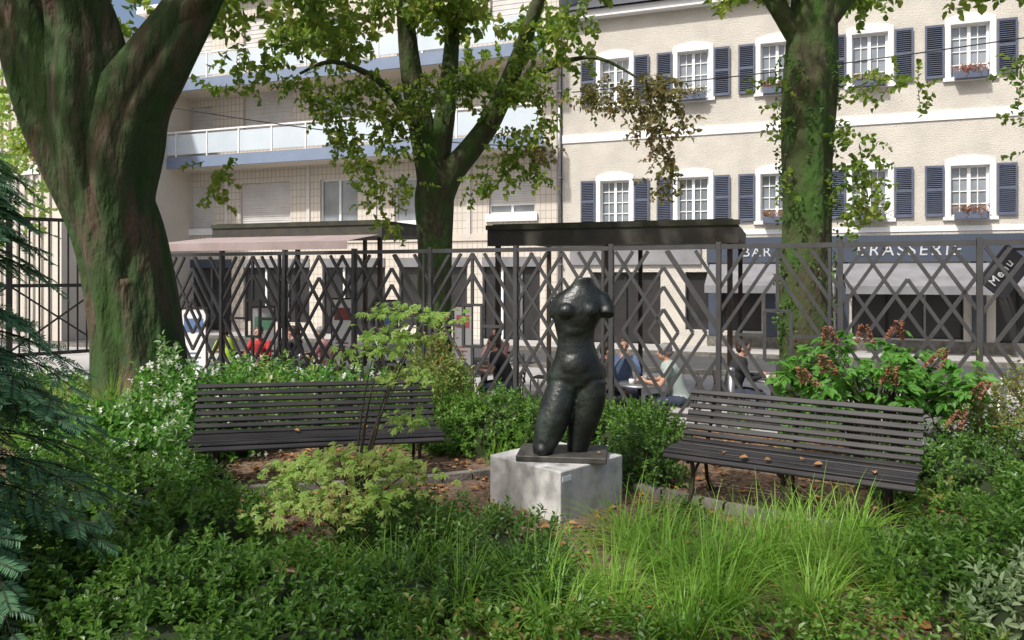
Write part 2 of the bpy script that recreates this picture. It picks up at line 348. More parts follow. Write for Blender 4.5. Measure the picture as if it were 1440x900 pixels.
# ------------------------------------------------------------ buildings
def wall(mb,x0,x1,z0,z1,ops,m,dep=.22,y=0,mrev=None):
    xs=sorted(set([x0,x1]+[v for o in ops for v in o[:2]])); zs=sorted(set([z0,z1]+[v for o in ops for v in o[2:4]]))
    for i in range(len(xs)-1):
        for j in range(len(zs)-1):
            cx=(xs[i]+xs[i+1])/2; cz=(zs[j]+zs[j+1])/2
            if any(o[0]<cx<o[1] and o[2]<cz<o[3] for o in ops): continue
            mb.add([[xs[i],y,zs[j]],[xs[i+1],y,zs[j]],[xs[i+1],y,zs[j+1]],[xs[i],y,zs[j+1]]],[[0,1,2,3]],m)
    mr=mrev or m
    for a,b,c,d in ops:
        y2=y+dep
        mb.add([[a,y,c],[a,y2,c],[a,y2,d],[a,y,d]],[[0,1,2,3]],mr); mb.add([[b,y,c],[b,y2,c],[b,y2,d],[b,y,d]],[[3,2,1,0]],mr)
        mb.add([[a,y,c],[b,y,c],[b,y2,c],[a,y2,c]],[[0,1,2,3]],mr); mb.add([[a,y,d],[b,y,d],[b,y2,d],[a,y2,d]],[[3,2,1,0]],mr)
def casement(mb,a,b,c,d,y,rows=4,leaf=2,fr=M['white'],gl=M['glass']):
    mb.box(a,b,y+.03,y+.05,c,d,gl); t=.055
    mb.box(a,a+t,y-.02,y+.03,c,d,fr); mb.box(b-t,b,y-.02,y+.03,c,d,fr); mb.box(a+t,b-t,y-.02,y+.03,c,c+t,fr); mb.box(a+t,b-t,y-.02,y+.03,d-t,d,fr)
    cx=(a+b)/2
    if leaf==2: mb.box(cx-.045,cx+.045,y-.03,y+.03,c+t,d-t,fr)
    if rows>1:
        for i in range(1,rows):
            z=c+(d-c)*i/rows; mb.box(a+t,b-t,y-.005,y+.028,z-.014,z+.014,fr)
        for q in (.27,.73):
            x=a+(b-a)*q; mb.box(x-.012,x+.012,y-.003,y+.027,c+t,d-t,fr)
def roller(mb,a,b,c,d,y):
    n=int((d-c)/.085)
    for i in range(n):
        z=c+(d-c)*i/n; mb.box(a,b,y-.012*(i%2),y+.05,z,z+(d-c)/n-.008,M['roller'])
    mb.box(a,b,y+.03,y+.06,c,d,M['dark'])
BE=empty('townhouse_with_blue_shutters',(A0[0],A0[1],0),-math.radians(20))
wins=[1.85,4.45,7.05,9.7,12.35,15.0,17.6]
ops=[];sh=MB();fr_=MB();w=MB();tr=MB()
for t in wins:
    for (c,d) in ((3.38,4.86),(7.45,9.0)):
        a,b=t-.5,t+.5; ops.append((a,b,c,d))
        casement(fr_,a,b,c,d,.17,rows=4)
        tr.box(a-.15,a-.001,-.035,.03,c-.02,d,M['white']); tr.box(b+.001,b+.15,-.035,.03,c-.02,d,M['white']); tr.box(a-.2,b+.2,-.09,.04,c-.12,c-.021,M['white'])
        k=12; arc=[]
        for i in range(k+1):
            x=a-.15+(b-a+.3)*i/k; s_=(x-t)/.65; arc.append((x,d+.16+.14*(1-s_*s_)))
        for i in range(k):
            (x0,z0),(x1,z1)=arc[i],arc[i+1]
            tr.add([[x0,-.035,d+.001],[x1,-.035,d+.001],[x1,-.035,z1],[x0,-.035,z0],[x0,.02,d+.001],[x1,.02,d+.001],[x1,.02,z1],[x0,.02,z0]],[[0,1,2,3],[3,2,6,7],[0,4,5,1]],M['white'])
        for sx in (-1,1):
            x0=t+sx*.67; x1=t+sx*1.17; x0,x1=min(x0,x1),max(x0,x1)
            tt=.05
            sh.box(x0,x0+tt,-.09,-.045,c,d+.02,M['shutter']); sh.box(x1-tt,x1,-.09,-.045,c,d+.02,M['shutter'])
            for zz in (c,(c+d)/2,d-.05): sh.box(x0+tt,x1-tt,-.088,-.047,zz,zz+.07,M['shutter'])
            nz=24
            for i in range(nz):
                z=c+.06+(d-c-.1)*i/nz; sh.beam((x0+tt,-.067,z+.02),(x1-tt,-.067,z+.02),.05,.008,M['shutter'],(0,-.6,.8))
            sh.box(x0+tt,x1-tt,-.05,-.046,c+.05,d-.02,M['dark'])
gops=[(1.0,3.4,ST,1.75),(4.2,6.6,ST+.5,1.75),(7.4,8.6,ST,1.75),(9.2,12.2,ST+.4,1.75),(13,14.2,ST,1.75),(14.8,17.6,ST+.4,1.75)]
wall(w,.0,19,ST,10.6,ops+gops,M['render'],.22,0,M['white'])
for a,b,c,d in gops:
    w.box(a,b,.2,.24,c,d,M['dark']); 
    k=max(2,int((b-a)/.8))
    for i in range(k+1):
        x=a+(b-a)*i/k; fr_.box(x-.03,x+.03,.12,.195,c,d,M['black'] if i%2 else M['steel'])
w.box(0.01,18.99,.26,10,ST,10.55,M['plasterL'])
tr.box(0,19,-.04,.02,6.22,6.5,M['white']); tr.box(0,19,-.35,.05,10.4,10.65,M['white']); 
tr.box(0.02,19,-.03,.02,2.95,3.1,M['white'])
tr.box(4.9,19,-.14,-.001,2.05,2.85,M['signband'])
for a,b in ((.3,4.7),): tr.box(a,b,-.1,-.001,2.0,2.6,M['greysign'])
w.box(4.9,19,-.06,-.003,ST,ST+.35,M['stone2'])
for x in (4.95,6.7,8.75,12.4,14.35,17.8): w.box(x,x+.35,-.08,-.004,ST+.36,2.04,M['signband'])
w.add([[0,-.5,10.66],[19,-.5,10.66],[19,5,13.2],[0,5,13.2],[19,10,10.66],[0,10,10.66]],[[0,1,2,3],[3,2,4,5]],M['roof'])
w.obj('walls',BE); tr.obj('trim',BE); fr_.obj('windows',BE); sh.obj('shutters',BE)
def text(s,parent,loc,size,m,name,rot=(math.pi/2,0,0),shear=0):
    c=bpy.data.curves.new(name,'FONT'); c.body=s; c.size=size; c.extrude=.01; c.shear=shear; c.space_character=1.25; c.materials.append(m)
    o=bpy.data.objects.new(name,c); SC.collection.objects.link(o); o.parent=parent; o.location=loc; o.rotation_euler=rot; return o
text('BRASSERIE',BE,(9.3,-.152,2.24),.5,M['letters'],'sign_letters',shear=.1)
text('BAR',BE,(6.0,-.152,2.24),.42,M['letters'],'sign_letters_side')
aw=MB()
for (a,b) in ((5.0,8.6),(8.9,12.8),(13.1,17)):
    aw.add([[a,-.15,2.0],[b,-.15,2.0],[b,-1.9,1.35],[a,-1.9,1.35],[b,-1.9,1.12],[a,-1.9,1.12]],[[0,1,2,3],[3,2,4,5]],M['awngrey'])
    for x in (a+.05,b-.05): aw.tube([(x,-.15,1.5),(x,-1.88,1.34)],.02,M['steel'],6)
aw.obj('shop_awnings',BE)
for i,t in enumerate((4.45,7.05,9.7,12.35)):
    for z in ((3.28,) if i else ())+(7.35,):
        b=MB(); b.box(t-.42,t+.42,-.32,-.1,z,z+.2,M['shutter'])
        rs=np.random.RandomState(i); n=60; B=np.stack([t+rs.uniform(-.42,.42,n),-.21+rs.uniform(-.1,.1,n),z+.18+rs.uniform(0,.05,n)],1)
        b.shoots(B,rs.normal(size=(n,3))*.6+np.array([0,-.2,.8]),.2,6,.06,.04,L_['redfl' if i%2 else 'limebrown'],rs=rs)
        b.obj('flower_box',BE)
AE=empty('apartment_building_with_balcony',(A0[0],A0[1],0),-math.radians(20))
w=MB();win=MB();bal=MB()
o1=[(-16.8,-15.1,3.6,5.35),(-13.75,-11.3,3.6,5.4),(-9.9,-8.2,3.65,5.4),(-6.6,-4.6,3.65,5.3),(-2.75,-1.0,3.85,5.1)]
o2=[(-16.6,-15.2,6.5,8.7),(-13.6,-11.2,7.3,9.1),(-9.8,-8.2,6.5,8.7),(-6.5,-4.5,6.5,8.7),(-2.7,-1.1,7.3,8.8)]
o3=[(a,b,c+3.1,d+3.1) for a,b,c,d in o2]
og=[(-17.5,-14.2,ST,2.3),(-13.6,-10.4,ST+.4,2.3),(-9.8,-7,ST,2.3),(-6.4,-3.6,ST+.4,2.3),(-3,-.8,ST,2.3)]
wall(w,-18.8,-.12,ST,12.9,o1+o2+o3+og,M['tile'],.2,0,M['plasterL'])
w.box(-18.75,-.15,.26,10,ST,12.85,M['plasterL']); w.box(-19,0,-.3,10.2,12.9,13.2,M['white'])
for x0 in (-14.5,-10.5,-7.5,-3.6): w.box(x0,x0+.14,-.06,.0,3.0,5.95,M['roller'])
w.box(-18.75,-.15,-.05,-.002,2.9,3.15,M['plasterL'])
for i,(a,b,c,d) in enumerate(o1+o2+o3):
    if i%5 in (0,1,4): 
        if i in (4,): 
            roller(win,a,b,c+.35,d,.12); casement(win,a,b,c,c+.35,.13,rows=1)
        else: roller(win,a,b,c,d,.12)
    else: casement(win,a,b,c,d,.14,rows=1)
    if c<4: win.box(a-.1,b+.1,-.1,.02,c-.28,c-.01,M['bluerail'] if i==1 else M['white'])
for a,b,c,d in og:
    w.box(a,b,.16,.2,c,d,M['dark']); win.box(a,b,-.05,.1,d-.35,d-.002,[M['awngrey'],M['greysign'],M['signband']][int(abs(a))%3])
    for i in range(4):
        x=a+(b-a)*i/3; win.box(x-.04,x+.04,.08,.15,c,d-.36,M['white'] if i%2 else M['steel'])
for z in (5.98,9.08):
    bal.box(-18.9,-.35,-1.25,-.001,z,z+.2,M['plasterL']); bal.box(-18.95,-.3,-1.33,-1.251,z-.02,z+.42,M['bluefascia'])
    x=-18.9
    while x<-.8:
        bal.box(x,x+1.45,-1.29,-1.26,z+.52,z+1.32,M['bluerail']); bal.box(x+1.46,x+1.52,-1.3,-1.25,z+.42,z+1.45,M['white']); x+=1.55
    bal.box(-18.9,-.35,-1.31,-1.24,z+1.4,z+1.46,M['white'])
w.obj('walls',AE); win.obj('windows',AE); bal.obj('balcony',AE)
dp=MB(); dp.tube([(-.08,-.08,ST),(-.08,-.08,10.4)],.07,M['steel'],8); 
for z in (2,5,8): dp.box(-.18,.02,-.17,0,z,z+.05,M['steel'])
dp.obj('downpipe',BE)
SE=empty('ribbed_building',(-24.1,29.0,0),-math.radians(20))
w=MB(); w.box(-12,9,0,10,ST,11,M['plasterL'])
for i in range(52): w.box(-12+i*.4,-12+i*.4+.12,-.08,-.001,ST,11,M['render'])
w.box(-12.1,9.1,-.3,.0,11.001,11.5,M['white']); w.box(-12.05,9.05,-.12,-.081,5.2,5.5,M['white']); w.obj('walls',SE)
w=MB(); w.box(19.2,40,1,12,ST,9,M['plasterL'],fr()); w.obj('corner_building')
def canopy(name,x,y,t,zt,zb,dep,fab,front):
    e=empty(name,(x,y,0),-math.radians(20)); c=MB()
    c.box(0,t,0,dep,zb+.12,zt,M['awndark']); c.box(-.04,t+.04,-.06,-.001,zb+.02,zt+.03,M['awndark']); c.box(-.06,t+.06,-.09,-.061,zt-.03,zt+.05,M['mossy'])
    c.box(.05,t-.05,-.03,dep,zt+.001,zt+.07,M['mossy'])
    for px in (.1,t/2,t-.1):
        for py in (.1,dep-.1): c.box(px-.04,px+.04,py-.04,py+.04,ST,zb+.12,M['iron'])
    if fab: c.add([[-.1,-.1,zb+.08],[t+.0,-.1,zb+.08],[t,-1.3,zb-.1],[-.5,-1.3,zb-.1],[t,-1.3,zb-.26],[-.5,-1.3,zb-.26]],[[0,1,2,3],[3,2,4,5]],fab)
    c.obj('canopy',e); return e
canopy('terrace_canopy',-.37,13.0,4.1,2.47,2.14,3.2,None,0)
canopy('terrace_canopy',-6.75,17.0,4.3,2.74,2.42,3,M['awnpink'],1)
hs=empty('hanging_sign',(7.15,10.3,0)); c=MB()
c.beam((-.55,0,1.45),(-.15,0,1.95),.45,.04,M['black'],(0,1,0)); c.box(.25,.33,0,.08,ST,2.4,M['iron']); c.box(-.3,.25,.02,.05,2.0,2.04,M['iron']); c.obj('board',hs)
text('Menu',hs,(-.52,-.03,1.5),.16,M['letters'],'letters',(math.pi/2,-math.radians(50),0))
def aboard(name,x,y,m,h=1.1,w_=.6,rz=0,m2=None):
    e=empty(name,(x,y,ST),rz); c=MB()
    c.box(-w_/2,w_/2,-.02,.02,.15,h,m); c.box(-w_/2-.03,-w_/2,-.03,.03,0,h+.04,M['iron']); c.box(w_/2,w_/2+.03,-.03,.03,0,h+.04,M['iron']); c.box(-w_/2,w_/2,-.03,.03,h,h+.04,M['iron'])
    c.box(-w_/2+.05,w_/2-.05,-.024,-.021,h*.7,h*.88,m2 or M['white']); 
    for i in range(4): c.box(-w_/2+.08,w_/2-.1-.05*(i%2),-.024,-.021,h*.25+i*.09,h*.25+i*.09+.035,m2 or M['white'])
    c.obj('panel',e)
aboard('menu_board',-6.6,15.5,M['white'],1.6,.5,0,M['bluesign']); aboard('menu_board',-5.4,16.2,M['greysign'],1.6,.45,.2,M['greensign'])
aboard('menu_board',-8.4,17,M['redsign'],1.9,.5,0,M['white']); aboard('menu_board',-2.9,17.2,M['greysign'],1.7,.5,0,M['bluesign']); aboard('menu_board',-4.2,18.5,M['white'],1.7,.5,0,M['redsign'])
aboard('menu_board',-1.1,16.8,M['greysign'],1.6,.4,-.2,M['redsign'])
for i,(x,y) in enumerate([(6.0,9.2),(6.5,9.9),(7.0,9.0),(5.2,11.0),(3.2,10.9)]):
    c=MB(); c.tube([(x,y,ST),(x,y,ST+.9)],.05,M['steel'],12); c.tube([(x,y,ST+.9),(x,y,ST+.95),(x,y,ST+.97)],[.055,.055,.02],M['steel'],12); c.obj('bollard')
c=MB(); 
pts=[(-7.3+ i*.62,16-.0*i, 5.25-.05*i-.12*math.sin(i/12*math.pi)-0.02*i) for i in range(13)]
c.tube(pts,.012,M['black'],5); c.obj('overhead_cable')
c=MB(); pts=[(1.6+i*1.0,20-i*.3,6.55+.05*i-.1*math.sin(i/10*math.pi)) for i in range(13)]
c.tube(pts,.015,M['black'],5); c.obj('overhead_cable')
# ------------------------------------------------------------ people & furniture
def chair(x,y,rz,col=None):
    e=empty('cafe_chair',(x,y,ST),rz); c=MB(); m=M['iron']
    for sx in (-.2,.2):
        c.tube([(sx,.2,.45),(sx*1.1,.22,0)],.012,m,6); c.tube([(sx,-.2,.45),(sx*1.1,-.24,0)],.012,m,6)
        c.tube([(sx,-.2,.45),(sx,-.24,.7),(sx*.9,-.27,.88)],.012,m,6)
    for i in range(5): c.box(-.21,.21,-.2+i*.085,-.2+i*.085+.07,.445,.46,col or m)
    for z in (.6,.7,.8): c.beam((-.2,-.245,z),(.2,-.245,z),.05,.012,col or m,(0,1,0))
    c.obj('frame',e)
def table(x,y):
    e=empty('cafe_table',(x,y,ST)); c=MB()
    c.tube([(0,0,.71),(0,0,.74)],.34,M['steel'],28); c.tube([(0,0,0.03),(0,0,.71)],.03,M['iron'],10); c.tube([(0,0,0),(0,0,.03)],[.22,.2],M['iron'],20)
    c.tube([(.1,.05,.741),(.1,.05,.86)],.032,M['glass'],12); c.tube([(-.12,-.06,.741),(-.12,-.06,.81)],.04,M['white'],12)
    c.obj('top_and_stem',e)
def person(x,y,rz,shirt,pants,hair,lean=.12,headyaw=0,arm=0,longsleeve=False,tilt=.1):
    e=empty('seated_person',(x,y,ST),rz); b=MB(); sk=M['skin']
    segs=[]
    def lim(pts,rad,mi,sy=1):
        b.tube(pts,rad,sk,14,sy=sy)
        b.ball(pts[0],rad[0]*.98,sk,10); b.ball(pts[-1],rad[-1]*.98,sk,10)
        for i in range(len(pts)-1): segs.append((np.array(pts[i]),np.array(pts[i+1]),mi,max(rad[i],rad[i+1])))
    l=lean
    lim([(0,-.03,.52),(0,0+l*.2,.66),(0,l*.6,.82),(0,l,.97)],[.135,.135,.15,.13],0,1)
    b.ball((0,-.02,.52),(.18,.14,.12),sk,14); b.ball((0,l*.85,.92),(.19,.115,.13),sk,14)
    lim([(0,l,1.0),(0,l+.03,1.12)],[.058,.052],1)
    for sx in (-1,1):
        lim([(sx*.1,0,.5),(sx*.13,.22,.52),(sx*.14,.44,.5)],[.085,.078,.06],2)
        lim([(sx*.14,.44,.5),(sx*.14,.42,.3),(sx*.14,.38,.09)],[.058,.055,.038],2)
        lim([(sx*.14,.36,.05),(sx*.145,.52,.035)],[.042,.034],3)
        sh_=(sx*.185,l,1.0)
        if arm==0: el=(sx*.25,l+.12,.76); wr=(sx*.12,l+.33,.79)
        elif arm==1: el=(sx*.23,l+.16,.80); wr=(sx*.07,l+.2,1.02)
        else: el=(sx*.24,l+.02,.72); wr=(sx*.14,l+.24,.62)
        md=tuple((np.array(sh_)+np.array(el))/2)
        lim([sh_,md],[.058,.05],0); lim([md,el],[.048,.04],0 if longsleeve else 1); lim([el,wr],[.04,.026],0 if longsleeve else 1)
        hb=MB(); wv=np.array(wr); d=unit(np.array(wr)-np.array(el)); side=unit(np.cross(d,[0,0,1])); up=np.cross(side,d)
        hb.tube([wv-d*.01,wv+d*.035,wv+d*.08],[.024,.036,.034],sk,10,sy=.5)
        for i,(o_,ln) in enumerate(((-.028,.062),(-.010,.075),(.010,.078),(.028,.066))):
            p=wv+d*.075+side*o_; hb.tube([p,p+d*ln*.5-up*.006,p+d*ln*.85-up*.025,p+d*ln-up*.04],[.009,.0085,.008,.006],sk,6)
        p=wv+d*.03-side*sx*.03; hb.tube([p,p+d*.03-side*sx*.025,p+d*.055-side*sx*.03-up*.012],[.011,.010,.007],sk,6)
        hb.obj('hand',e)
    hc=np.array([0,l+.055,1.2]); rm=Matrix.Rotation(headyaw,3,'Z')@Matrix.Rotation(-tilt,3,'X')
    hv=lambda p: tuple(hc+np.array(list(rm@Vector(p))))
    b.ball(hv((0,0,.02)),(.077,.096,.1),sk,18); b.ball(hv((0,.035,-.05)),(.056,.06,.062),sk,14)
    b.tube([hv((0,.085,.02)),hv((0,.112,-.018)),hv((0,.098,-.03))],[.012,.017,.014],sk,8)
    for sx in (-1,1): b.ball(hv((sx*.079,-.005,-.005)),(.012,.022,.032),sk,8)
    b.ball(hv((0,.092,-.055)),(.024,.01,.008),sk,8)
    segs.append((hc-np.array([0,0,.07]),hc+np.array([0,0,.07]),1,.1))
    def asg(c):
        best=np.full(len(c),1e9); idx=np.zeros(len(c),int)
        for a,bb,mi,r in segs:
            ab=bb-a; t=np.clip(((c-a)@ab)/(ab@ab),0,1); dd=np.linalg.norm(c-(a+t[:,None]*ab),axis=1)-r*.9
            k=dd<best; best[k]=dd[k]; idx[k]=mi
        return idx
    remeshed(b,'body',.013,3,e,asg,[shirt,sk,pants,M['black']])
    h=MB(); h.ball(hv((0,-.018,.045)),(.085,.098,.092),hair,18); h.ball(hv((0,-.06,-.005)),(.072,.055,.075),hair,14)
    h.obj('hair',e)
    f=MB()
    for sx in (-1,1): f.ball(hv((sx*.03,.09,.01)),.009,M['black'],8); f.tube([hv((sx*.045,.09,.03)),hv((sx*.018,.099,.032))],.004,hair,5)
    f.tube([hv((-.022,.1,-.056)),hv((.022,.1,-.056))],.004,M['lip'],5); f.obj('face_features',e)
    chair(x-0,y-0,rz)
    return e
D=math.radians
person(2.42,10.75,D(80),M['shirt'],M['jeans'],M['hairg'],.16,.2,0); table(1.85,10.85)
person(1.25,10.95,D(-80),M['black'],M['black'],M['hairb'],.1,0,2,True)
person(1.75,11.9,D(180),M['bluec'],M['jeans'],M['hairb'],.12,0,1,True)
person(-.05,12.2,D(95),M['black'],M['jeans'],M['hairb'],.2,0,0); table(-.65,12.3)
person(-1.25,12.4,D(-85),M['bluec'],M['black'],M['hairb'],.12,0,0,True)
person(-5.5,14.6,D(60),M['green'],M['jeans'],M['hairb'],.12,0,0,True); person(-4.85,14.6,D(170),M['red'],M['black'],M['hairb'],.15,.3,0,True); table(-5.0,13.9)
person(-4.1,14.4,D(75),M['black'],M['black'],M['hairb'],.1,0,1,True); person(-3.45,14.2,D(90),M['pink'],M['jeans'],M['hairg'],.15,0,0); table(-4.0,13.7)
person(-.2,14.3,D(150),M['pink'],M['black'],M['hairb'],.12,0,1,True); person(-2.6,14.0,D(-70),M['shirt'],M['jeans'],M['hairb'],.12,0,0,True)
person(3.35,11.4,D(-100),M['black'],M['jeans'],M['hairb'],.12,0,0,True); table(3.95,11.3); person(4.55,11.2,D(85),M['bluec'],M['black'],M['hairg'],.14,0,0)
for x,y,r in ((4.9,12.2,1),(-2.3,13.2,.4),(.6,13.6,1.2),(-1.5,14.2,2.2)): chair(x,y,r)
table(5.3,10.6); chair(5.8,10.9,1.7); table(-2.0,13.9); table(.1,13.7)
# ------------------------------------------------------------ trees
def blob_pts(c,r,n,rs): 
    v=unit(rs.normal(size=(n,3)))*(rs.rand(n,1)**.45); return np.array(c)+v*np.array(r)
def clusters(mb,cl,m,rs,ll=.085,nsh=14,k=8,dr=-.35,tw=True):
    for (x,y,z,r) in cl:
        n=int(nsh*(r/.35)**2)+2; B=blob_pts((x,y,z),(r,r,r*.8),n,rs); Dd=unit(rs.normal(size=(n,3)))+np.array([0,0,dr])
        mb.shoots(B,Dd,.3,k,ll,ll*.8,m,rs=rs,spread=.8)
        if tw:
            for i in range(0,n,2):
                mb.tube([B[i],B[i]+unit(Dd[i])*.3],[.005,.002],M['twig'],3)
def smooth(P,n=26):
    P=np.array(P,float); t=np.linspace(0,len(P)-1,n); out=[]
    for q in t:
        i=min(int(q),len(P)-2); f=q-i; p0=P[max(i-1,0)];p1=P[i];p2=P[i+1];p3=P[min(i+2,len(P)-1)]
        out.append(.5*((2*p1)+(-p0+p2)*f+(2*p0-5*p1+4*p2-p3)*f*f+(-p0+3*p1-3*p2+p3)*f**3))
    return np.array(out)
def limb(mb,pts,m=M['bark'],lump=.1,seg=20,n=26,ph=0):
    q=smooth(pts,n); mb.tube(q[:,:3],q[:,3],m,seg,lump,ph)
t1=MB(); rs=np.random.RandomState(1)
limb(t1,[(-4.2,8.5,-.1,.66),(-4.2,8.5,.25,.54),(-4.25,8.5,.8,.47),(-4.35,8.5,1.5,.45),(-4.5,8.5,2.2,.46),(-4.75,8.5,2.8,.46),(-5.0,8.45,3.3,.42),(-5.2,8.4,3.8,.38),(-5.6,8.3,5,.3),(-6.2,8,6.5,.2)],ph=1,seg=56,n=70,lump=.13)
limb(t1,[(-4.3,8.5,1.3,.3),(-4.4,8.42,2.0,.36),(-4.48,8.4,2.6,.42),(-4.42,8.4,3.1,.42),(-4.28,8.4,3.6,.37),(-4.0,8.45,4.1,.33),(-3.5,8.5,5.0,.25),(-3.0,8.6,6.4,.17)],ph=2,seg=48,n=54,lump=.13)
limb(t1,[(-4.6,8.4,2.4,.34),(-4.72,8.35,3.2,.42),(-4.74,8.35,3.9,.42),(-4.78,8.3,4.5,.34),(-4.8,7.9,5.2,.22),(-4.6,7,6.4,.13)],ph=3,seg=44,lump=.14,n=40)
limb(t1,[(-4.3,8.35,.0,.3),(-4.0,8.2,.25,.22),(-4.1,8.2,.8,.2),(-4.25,8.25,1.6,.2)],ph=3,seg=24,lump=.15)
limb(t1,[(-3.9,8.45,4.3,.14),(-3.3,8.2,4.8,.1),(-2.2,7.9,5.5,.06)],ph=3,n=12,seg=10)
cl=[(-5.1+rs.uniform(-2.6,3),8.4+rs.uniform(-2,2.5),rs.uniform(5.3,7.4),.55) for i in range(30)]
clusters(t1,cl,L_['lime'],rs,ll=.12,nsh=9,tw=False)
cl=[(-3.1,9.2,4.15,.22),(-3.4,9.3,4.3,.25),(-2.7,9,4.45,.3),(-5.9,9.4,3.5,.3),(-6.3,9.6,4.0,.3),(-5.4,9.4,2.9,.2),(-3.7,9.3,3.0,.16),(-3.8,9.4,2.75,.16),(-6.2,9.6,3.2,.25),(-3.75,9.3,2.9,.14),(-3.55,9.3,3.95,.16)]
clusters(t1,cl,L_['lime'],rs,nsh=18); t1.obj('large_tree')
t2=MB(); rs=np.random.RandomState(2)
limb(t2,[(-1.25,11.6,ST,.42),(-1.22,11.6,-.2,.32),(-1.2,11.6,.8,.27),(-1.18,11.6,2.0,.26),(-1.2,11.6,2.8,.3),(-1.22,11.6,3.2,.27),(-1.4,11.6,3.9,.2),(-1.6,11.6,5,.15),(-1.7,11.5,6.5,.1)],M['bark_moss'],ph=1,seg=28,n=50)
limb(t2,[(-1.15,11.55,2.7,.2),(-.95,11.5,3.2,.19),(-.6,11.5,3.65,.17),(-.3,11.5,4.1,.16),(.1,11.4,5,.12),(.6,11.2,6.4,.07)],M['bark_moss'],ph=2)
limb(t2,[(-1.2,11.6,3.1,.18),(-1.1,11.6,3.8,.17),(-1.0,11.7,4.6,.14),(-.9,11.8,6,.09)],M['bark_moss'],ph=4)
limb(t2,[(-1.35,11.6,3.7,.10),(-1.9,11.3,4.5,.06),(-2.6,11,4.8,.035),(-3.1,10.9,4.6,.02)],M['bark_moss'],ph=4,n=14,seg=10)
limb(t2,[(-.3,11.5,4.1,.08),(.4,11.3,4.7,.05),(1.2,11.1,4.9,.03),(1.9,10.9,4.5,.015)],M['bark_moss'],ph=4,n=14,seg=10)
cl=[(-1+rs.uniform(-2.6,3.0),11.3+rs.uniform(-1.6,2),rs.uniform(5.0,7.2),.55) for i in range(30)]
clusters(t2,cl,L_['lime'],rs,ll=.12,nsh=9,tw=False)
cl=[(-2.96,11.2,4.35,.3),(-2.7,11.1,4.0,.28),(-2.45,11.1,3.7,.28),(-2.25,11,3.35,.26),(-2.05,10.9,3.0,.24),(-1.9,10.9,2.7,.2),(-1.75,10.9,2.4,.18),(-1.75,11,4.1,.38),(-1.6,11,3.6,.3),(-2.2,11,4.4,.35),(-.9,11,4.45,.35),(-.55,10.9,4.5,.3),(-.1,11,4.4,.35),(.3,11,4.45,.3),(.5,11,4.0,.2),(.15,11,3.75,.3),(-.1,11,3.4,.28),(.25,11,3.2,.26),(-.15,11,3.05,.2),(-.5,11,3.0,.18),(-1.5,11,3.05,.18),(-1.3,11,4.4,.3),(-1.9,11,3.9,.3),(-3.2,11.1,4.5,.22),(-2.5,11,4.2,.3),(.6,11,4.3,.22)]
clusters(t2,cl,L_['lime'],rs,nsh=24)
cl=[(1.2,10.9,4.4,.22),(1.55,10.6,4.25,.25),(1.8,10.4,4.0,.22),(2.0,10.3,3.7,.2),(2.1,10.3,3.4,.18),(2.15,10.3,3.15,.15),(1.9,10.3,4.3,.2),(2.25,10.2,4.05,.18),(1.0,10.8,4.2,.15),(.45,11,3.5,.2),(2.0,10.3,2.9,.12),(2.3,10.2,3.75,.13),(1.75,10.3,3.75,.15),(2.1,10.3,4.3,.22)]
clusters(t2,cl,L_['limebrown'],rs,ll=.075,nsh=38,dr=-.8); t2.obj('lime_tree')
t3=MB(); rs=np.random.RandomState(3)
limb(t3,[(3.55,8.9,ST,.45),(3.55,8.9,-.2,.34),(3.52,8.9,.5,.29),(3.5,8.9,1.5,.28),(3.52,8.9,2.4,.27),(3.52,8.9,3.3,.29),(3.55,8.9,4,.3),(3.6,8.9,5,.25),(3.7,8.8,6.5,.16)],M['bark_moss'],ph=1,seg=30,n=55)
limb(t3,[(3.5,8.9,4.3,.15),(3.9,8.8,4.9,.11),(4.6,8.7,5.4,.07),(5.6,8.6,5.3,.03)],M['bark_moss'],n=14,seg=10)
limb(t3,[(3.5,8.9,4.3,.13),(3.0,8.8,5.0,.1),(2.4,8.8,5.8,.06)],M['bark_moss'],n=14,seg=10)
cl=[(3.7+rs.uniform(-2,3.5),8.8+rs.uniform(-1.6,2),rs.uniform(5.0,6.8),.5) for i in range(24)]
clusters(t3,cl,L_['lime'],rs,ll=.11,nsh=9,tw=False)
cl=[(4.1,8.7,3.9,.2),(4.45,8.7,3.92,.2),(4.8,8.7,3.85,.15),(3.15,8.7,3.6,.14),(3.1,8.7,3.9,.14),(3.95,8.6,3.2,.18),(4.05,8.6,2.9,.2),(3.95,8.6,2.6,.22),(4.15,8.6,2.45,.2),(4.2,8.6,2.7,.16),(3.9,8.6,2.25,.15),(4.0,8.6,3.05,.15),(3.85,8.6,3.4,.14)]
cl+=[(5.85,8.4,3.7,.2),(5.95,8.4,3.4,.2),(5.9,8.4,3.1,.15),(5.8,8.4,4.0,.25),(3.1,8.6,2.75,.1)]
clusters(t3,cl,L_['lime'],rs,ll=.075,nsh=20,dr=-.6); 
n=300; z=rs.uniform(.2,4.3,n); an=rs.uniform(0,2*math.pi,n); B=np.stack([3.52+.3*np.cos(an),8.9+.3*np.sin(an),z],1)
t3.shoots(B,np.stack([np.cos(an)*.5,np.sin(an)*.5,-np.ones(n)*.8],1),.12,3,.05,.045,L_['dk'],rs=rs)
t3.obj('ivy_covered_tree')
t4=MB(); rs=np.random.RandomState(4)  # unseen tree behind the camera, added to cast dappled shade on the garden
limb(t4,[(-6.5,-3.0,0,.5),(-6.4,-3,3,.38),(-6.2,-2.8,5.5,.3),(-5.8,-2.5,8,.15)],n=20)
n=170; B=blob_pts((-4.9,-1.0,7.4),(3.4,3.6,1.8),n,rs)
t4.shoots(B,rs.normal(size=(n,3)),.5,5,.24,.19,L_['lime'],rs=rs); t4.obj('added_shade_tree')
t5=MB(); rs=np.random.RandomState(5)
